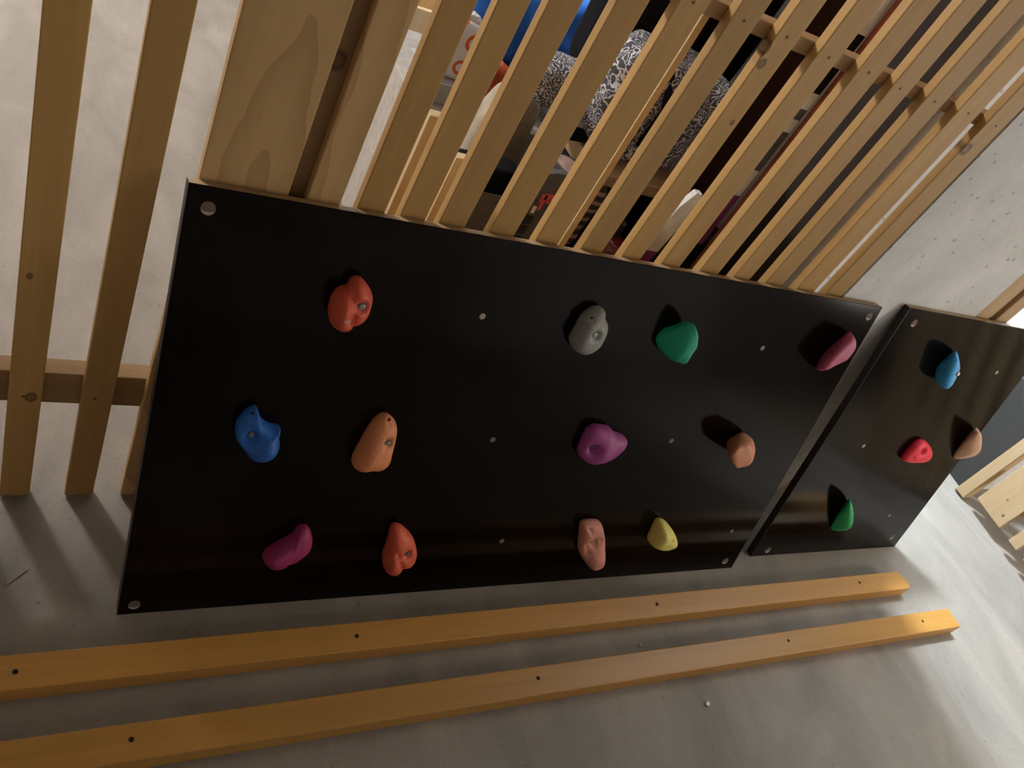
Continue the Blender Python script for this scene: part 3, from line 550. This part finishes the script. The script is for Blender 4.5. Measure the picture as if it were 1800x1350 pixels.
# chest and what lies on it
ch = thing('storage_chest', 'pale grey low chest under the white bag and the blue jacket', 'chest', (0.98, 1.74, 0))
link('body', box((0.735, 1.57, 0), (1.25, 1.90, 0.395), 0.004), M_CARDG, ch); link('lid', box((0.725, 1.56, 0.396), (1.26, 1.91, 0.422), 0.003), M_CARDG, ch)
tb = thing('plastic_tub', 'milky plastic tub directly below the white bag with orange rings', 'tub', (0.80, 1.63, 0.422))
link('tub_body', box((0.745, 1.58, 0.422), (0.865, 1.70, 0.468), 0.004), M_CLEAR, tb); link('tub_lid', box((0.74, 1.575, 0.4685), (0.87, 1.705, 0.474), 0.002), M_CLEAR, tb)
bg = thing('plastic_bag', 'white bag with orange rings standing on the milky tub', 'bag', (0.790, 1.63, 0.474))
link('bag_body', softbox((0.790, 1.63, 0.541), (0.055, 0.032, 0.066), 0.4, amp=0.006, fr=18, seed=5), orange_dots(), bg, smooth=True)
link('bag_mouth', softbox((0.792, 1.63, 0.604), (0.040, 0.012, 0.016), 0.5, amp=0.006, fr=60, seed=9), M_WHITE, bg, smooth=True)
rd = link('cloth_bag', softbox((0.905, 1.63, 0.478), (0.047, 0.04, 0.052), 0.5, amp=0.012, fr=22, seed=8), M_REDCLOTH, loc=(0.905, 1.63, 0.424), smooth=True)
tag(rd, 'crumpled orange red cloth bag right of the white bag', 'bag')
bj = thing('blue_jacket', 'bright blue jacket heaped behind the slats at the top of the photo', 'jacket', (1.0, 1.78, 0.422))
link('body', softbox((1.03, 1.79, 0.562), (0.205, 0.085, 0.112), 0.55, amp=0.03, fr=11, seed=2), M_BLUE, bj, smooth=True)
link('sleeve', softbox((1.06, 1.665, 0.495), (0.09, 0.035, 0.05), 0.6, amp=0.018, fr=16, seed=12), M_NAVY, bj, smooth=True)
link('hood', softbox((0.885, 1.79, 0.66), (0.085, 0.06, 0.10), 0.6, amp=0.02, fr=14, seed=15), M_BLUE, bj, smooth=True)
# dark crates carrying the shelf
tag(link('dark_crate', box((0.935, 1.185, 0), (1.32, 1.36, 0.555), 0.006), M_BLACK, loc=(1.12, 1.26, 0)), 'black crate filling the space under the pine shelf board', 'crate')
tag(link('small_crate', box((0.85, 1.07, 0), (0.925, 1.155, 0.47), 0.005), M_BLACK, loc=(0.888, 1.11, 0)), 'narrow dark crate under the striped cloth', 'crate')
bl = link('striped_blanket', softbox((0.865, 1.115, 0.548), (0.055, 0.045, 0.073), 0.35, amp=0.008, fr=20, seed=6), stripes(), loc=(0.865, 1.115, 0.474), smooth=True)
tag(bl, 'folded dark striped blanket under the paisley bag', 'blanket')
sh = thing('pine_shelf', 'pine shelf board under the paisley bag, above the dark red canister', 'shelf', (1.12, 1.25, 0.556))
link('shelf_board', box((0.93, 1.145, 0.575), (1.185, 1.37, 0.600), 0.002), M_PALEPINEX, sh)
link('batten', box((0.94, 1.16, 0.556), (0.965, 1.36, 0.575), 0.001), M_PALEPINEX, sh); link('batten', box((1.15, 1.16, 0.556), (1.175, 1.36, 0.575), 0.001), M_PALEPINEX, sh)
# paisley bag
pz = thing('paisley_bag', 'black and white paisley bag lying on the pine shelf behind the slats', 'bag', (1.04, 1.28, 0.60))
link('bag_body', softbox((1.045, 1.26, 0.712), (0.145, 0.085, 0.105), 0.55, amp=0.02, fr=10, seed=1), M_PAIS, pz, smooth=True)
link('side_pocket', softbox((0.875, 1.31, 0.672), (0.08, 0.055, 0.042), 0.6, amp=0.012, fr=14, seed=4), M_PAIS, pz, smooth=True)
link('strap', tube([(0.83, 1.235, 0.632), (0.88, 1.225, 0.622), (0.94, 1.235, 0.618)], [0.013, 0.015, 0.012], 10), M_BLACK, pz, smooth=True)
link('strap', tube([(0.99, 1.19, 0.80), (1.01, 1.172, 0.74), (1.00, 1.17, 0.66)], [0.007, 0.008, 0.007], 10), M_BLACK, pz, smooth=True)
# hanging coats on a rail
rl = thing('clothes_rail', 'dark clothes rail behind the black coats', 'rail', (1.12, 1.42, 1.45))
link('bar', tube([(0.945, 1.42, 1.45), (1.3340, 1.42, 1.45)], 0.012, 12), M_BLACK, rl)
link('ceiling_rod', tube([(0.958, 1.42, 1.455), (0.958, 1.42, 2.4495)], 0.010, 12), M_BLACK, rl)
for i, (x, wx, zb, m, lab) in enumerate(((1.028, 0.098, 0.66, M_BLACK, 'black coat hanging left, above the blue jacket'), (1.238, 0.088, 0.64, M_BLACK, 'black coat hanging right, above the paisley bag'))):
    t = thing('coat', lab, 'coat', (x, 1.42, zb), 'coats on the rail')
    link('coat_body', softbox((x, 1.42, (zb+1.40)/2), (wx, 0.034, (1.40-zb)/2), 0.35, amp=0.008, fr=8, seed=20+i, folds=(60, 0.006)), m, t, smooth=True)
    link('hanger', tube([(x, 1.42, 1.39), (x, 1.42, 1.425), (x+0.012, 1.42, 1.462)], 0.003, 8), M_DULL, t)
mc = thing('maroon_coat', 'dark maroon garment hanging beside the concrete pier behind the slats', 'coat', (1.262, 1.235, 0.56))
link('coat_body', softbox((1.262, 1.235, 0.985), (0.062, 0.030, 0.42), 0.35, amp=0.008, fr=9, seed=31, folds=(70, 0.005)), M_MAROON, mc, smooth=True)
link('hook', tube([(1.262, 1.235, 1.36), (1.262, 1.235, 1.42), (1.3342, 1.235, 1.42)], 0.004, 8), M_DULL, mc)
ct = thing('black_suitcase', 'black upright suitcase below the maroon garment, right of the skis', 'suitcase', (1.14, 1.06, 0))
link('shell', box((1.08, 1.0, 0.012), (1.195, 1.11, 0.60), 0.012), M_BLACK, ct)
link('handle', tube([(1.10, 1.05, 0.598), (1.10, 1.05, 0.617), (1.17, 1.05, 0.617), (1.17, 1.05, 0.598)], 0.004, 8), M_DKP, ct)
link('foot', box((1.09, 1.02, 0), (1.105, 1.09, 0.0125)), M_DKP, ct); link('foot', box((1.17, 1.02, 0), (1.185, 1.09, 0.0125)), M_DKP, ct)
bc = thing('brown_garment', 'dark brown garment hanging flat against the concrete pier, last behind the slats', 'coat', (1.312, 1.055, 0.06))
link('cloth', softbox((1.311, 1.050, 0.73), (0.018, 0.092, 0.67), 0.3, amp=0.003, fr=9, seed=44), M_BROWN, bc, smooth=True)
link('hook', tube([(1.318, 1.055, 1.39), (1.318, 1.055, 1.43), (1.3343, 1.055, 1.43)], 0.003, 8), M_DULL, bc)
# canister
cn = thing('red_canister', 'glossy dark red canister under the pine shelf', 'canister', (0.995, 1.085, 0))
link('canister_body', tube([(0.995, 1.085, 0), (0.995, 1.085, 0.47), (0.995, 1.085, 0.50), (0.995, 1.085, 0.515)], [0.052, 0.052, 0.045, 0.020], 28), M_RED, cn, smooth=True)
link('valve', tube([(0.995, 1.085, 0.512), (0.995, 1.085, 0.545)], 0.012, 14), M_DKP, cn)
link('band', tube([(0.995, 1.085, 0.42), (0.995, 1.085, 0.45)], 0.0526, 28), M_DKP, cn)
rg = bmesh.new()
for k in range(10):
    a0, a1 = math.radians(40+k*28), math.radians(40+(k+1)*28)
    pp = []
    for a in (a0, a1):
        ang = -math.pi/2 + 0.30*math.cos(a) - 0.25; pp.append((0.995+0.0535*math.cos(ang), 1.085+0.0535*math.sin(ang), 0.435+0.013*math.sin(a)))
    merge(rg, tube(pp, 0.0018, 6))
link('ring_mark', rg, M_WHITE, cn)
# skateboard
sk = thing('skateboard', 'slate grey skateboard deck with a red mark, upright behind the slats', 'skateboard', (0.735, 1.0, 0))
def deck(x0, x1, z0, z1, y, th):
    n = 14; pts = []
    r = (x1-x0)/2; cx = (x0+x1)/2
    for i in range(n+1):
        a = math.pi*i/n; pts.append((cx+r*math.cos(a), z1-r*0.7+r*0.7*math.sin(a)))
    for i in range(n+1):
        a = math.pi+math.pi*i/n; pts.append((cx+r*math.cos(a), z0+r*0.7+r*0.7*math.sin(a)))
    return prism([(x, y+th, z) for x, z in pts], [(x, y, z) for x, z in pts], 0.0015)
link('deck', deck(0.702, 0.812, 0.0, 0.665, 1.0, 0.012), M_GREYP, sk)
em = bmesh.new()
for a, b in (((0.737, 0.998, 0.604), (0.748, 1.0, 0.622)), ((0.744, 0.998, 0.612), (0.760, 1.0, 0.624)), ((0.742, 0.998, 0.590), (0.748, 1.0, 0.604)), ((0.750, 0.998, 0.606), (0.757, 1.0, 0.613))): box(a, b, 0, em)
link('red_mark', em, M_PINKP, sk)
box_w = box((0.7335, 0.998, 0.582), (0.7400, 1.0, 0.596), 0); link('white_mark', box_w, M_WHITE, sk)
lt = bmesh.new()
for k in range(6):
    z = 0.575-0.022*k
    box((0.728-0.001*k, 0.998, z-0.016), (0.745-0.001*k, 1.0, z), 0, lt)
link('black_lettering_block', lt, M_DKP, sk)
# skis and stick
def ski(name, label, x, yb, lean, top, segs):
    t = thing(name, label, 'ski', (x, yb, 0), 'skis behind the slats')
    for i, (z0, z1, m) in enumerate(segs):
        w = 0.017
        y0, y1 = yb-lean*z0, yb-lean*z1
        w1 = w*0.35 if z1 == top else w
        q0 = [(x-w, y0, z0), (x+w, y0, z0), (x+w, y0+0.012, z0), (x-w, y0+0.012, z0)]
        q1 = [(x-w1, y1, z1), (x+w1, y1, z1), (x+w1, y1+0.012, z1), (x-w1, y1+0.012, z1)]
        link('ski_section', prism(q0, q1), m, t)
ski('ski', 'white tipped ski with purple pattern, lower one beside the red canister', 0.970, 1.02, 0.115, 0.725, [(0, 0.34, M_PURPLE), (0.34, 0.52, M_CLEAR), (0.52, 0.585, M_PURPLE), (0.585, 0.69, M_WHITE), (0.69, 0.725, M_WHITE)])
ski('ski', 'taller ski with white, purple and black pattern in front of the black suitcase', 1.085, 0.990, 0.012, 1.14, [(0, 0.60, M_BLACK), (0.60, 0.66, M_PURPLE), (0.66, 0.715, M_PURPLE), (0.715, 0.77, M_WHITE), (0.77, 0.85, M_GREYP), (0.85, 0.875, M_WHITE), (0.875, 0.895, M_GREYP), (0.895, 0.925, M_WHITE), (0.925, 1.03, M_BLACK), (1.03, 1.14, M_WHITE)])
tag(link('broom_stick', tube([(1.118, 0.972, 0), (1.116, 0.972, 0.8), (1.112, 0.972, 1.30)], 0.010, 12), M_COPPER, loc=(1.118, 0.972, 0), smooth=True), 'thin red-brown stick standing beside the taller ski', 'stick')
# bits on the floor
def chip(c, s, rz, mat, name, label):
    b = box((-s[0], -s[1], 0), s, 0); bmesh.ops.rotate(b, verts=b.verts, cent=(0, 0, 0), matrix=Matrix.Rotation(rz, 3, 'Z')); bmesh.ops.translate(b, verts=b.verts, vec=(c[0], c[1], 0.0003))
    return tag(link(name, b, mat, loc=(c[0], c[1], 0)), label, 'debris')
chip((0.042, 0.693), (0.0185, 0.0011, 0.0015), math.radians(41), M_SPLINT, 'wood_splinter', 'thin pale splinter on the floor left of the large black panel')
chip((1.2117, 0.339), (0.0045, 0.003, 0.003), 0.6, M_WHITE, 'paper_scrap', 'tiny white crumb on the floor in front of the nearest beam')
chip((1.1094, 0.472), (0.004, 0.003, 0.003), 0.2, M_CARDG, 'plaster_crumb', 'tiny grey crumb between the two beams')
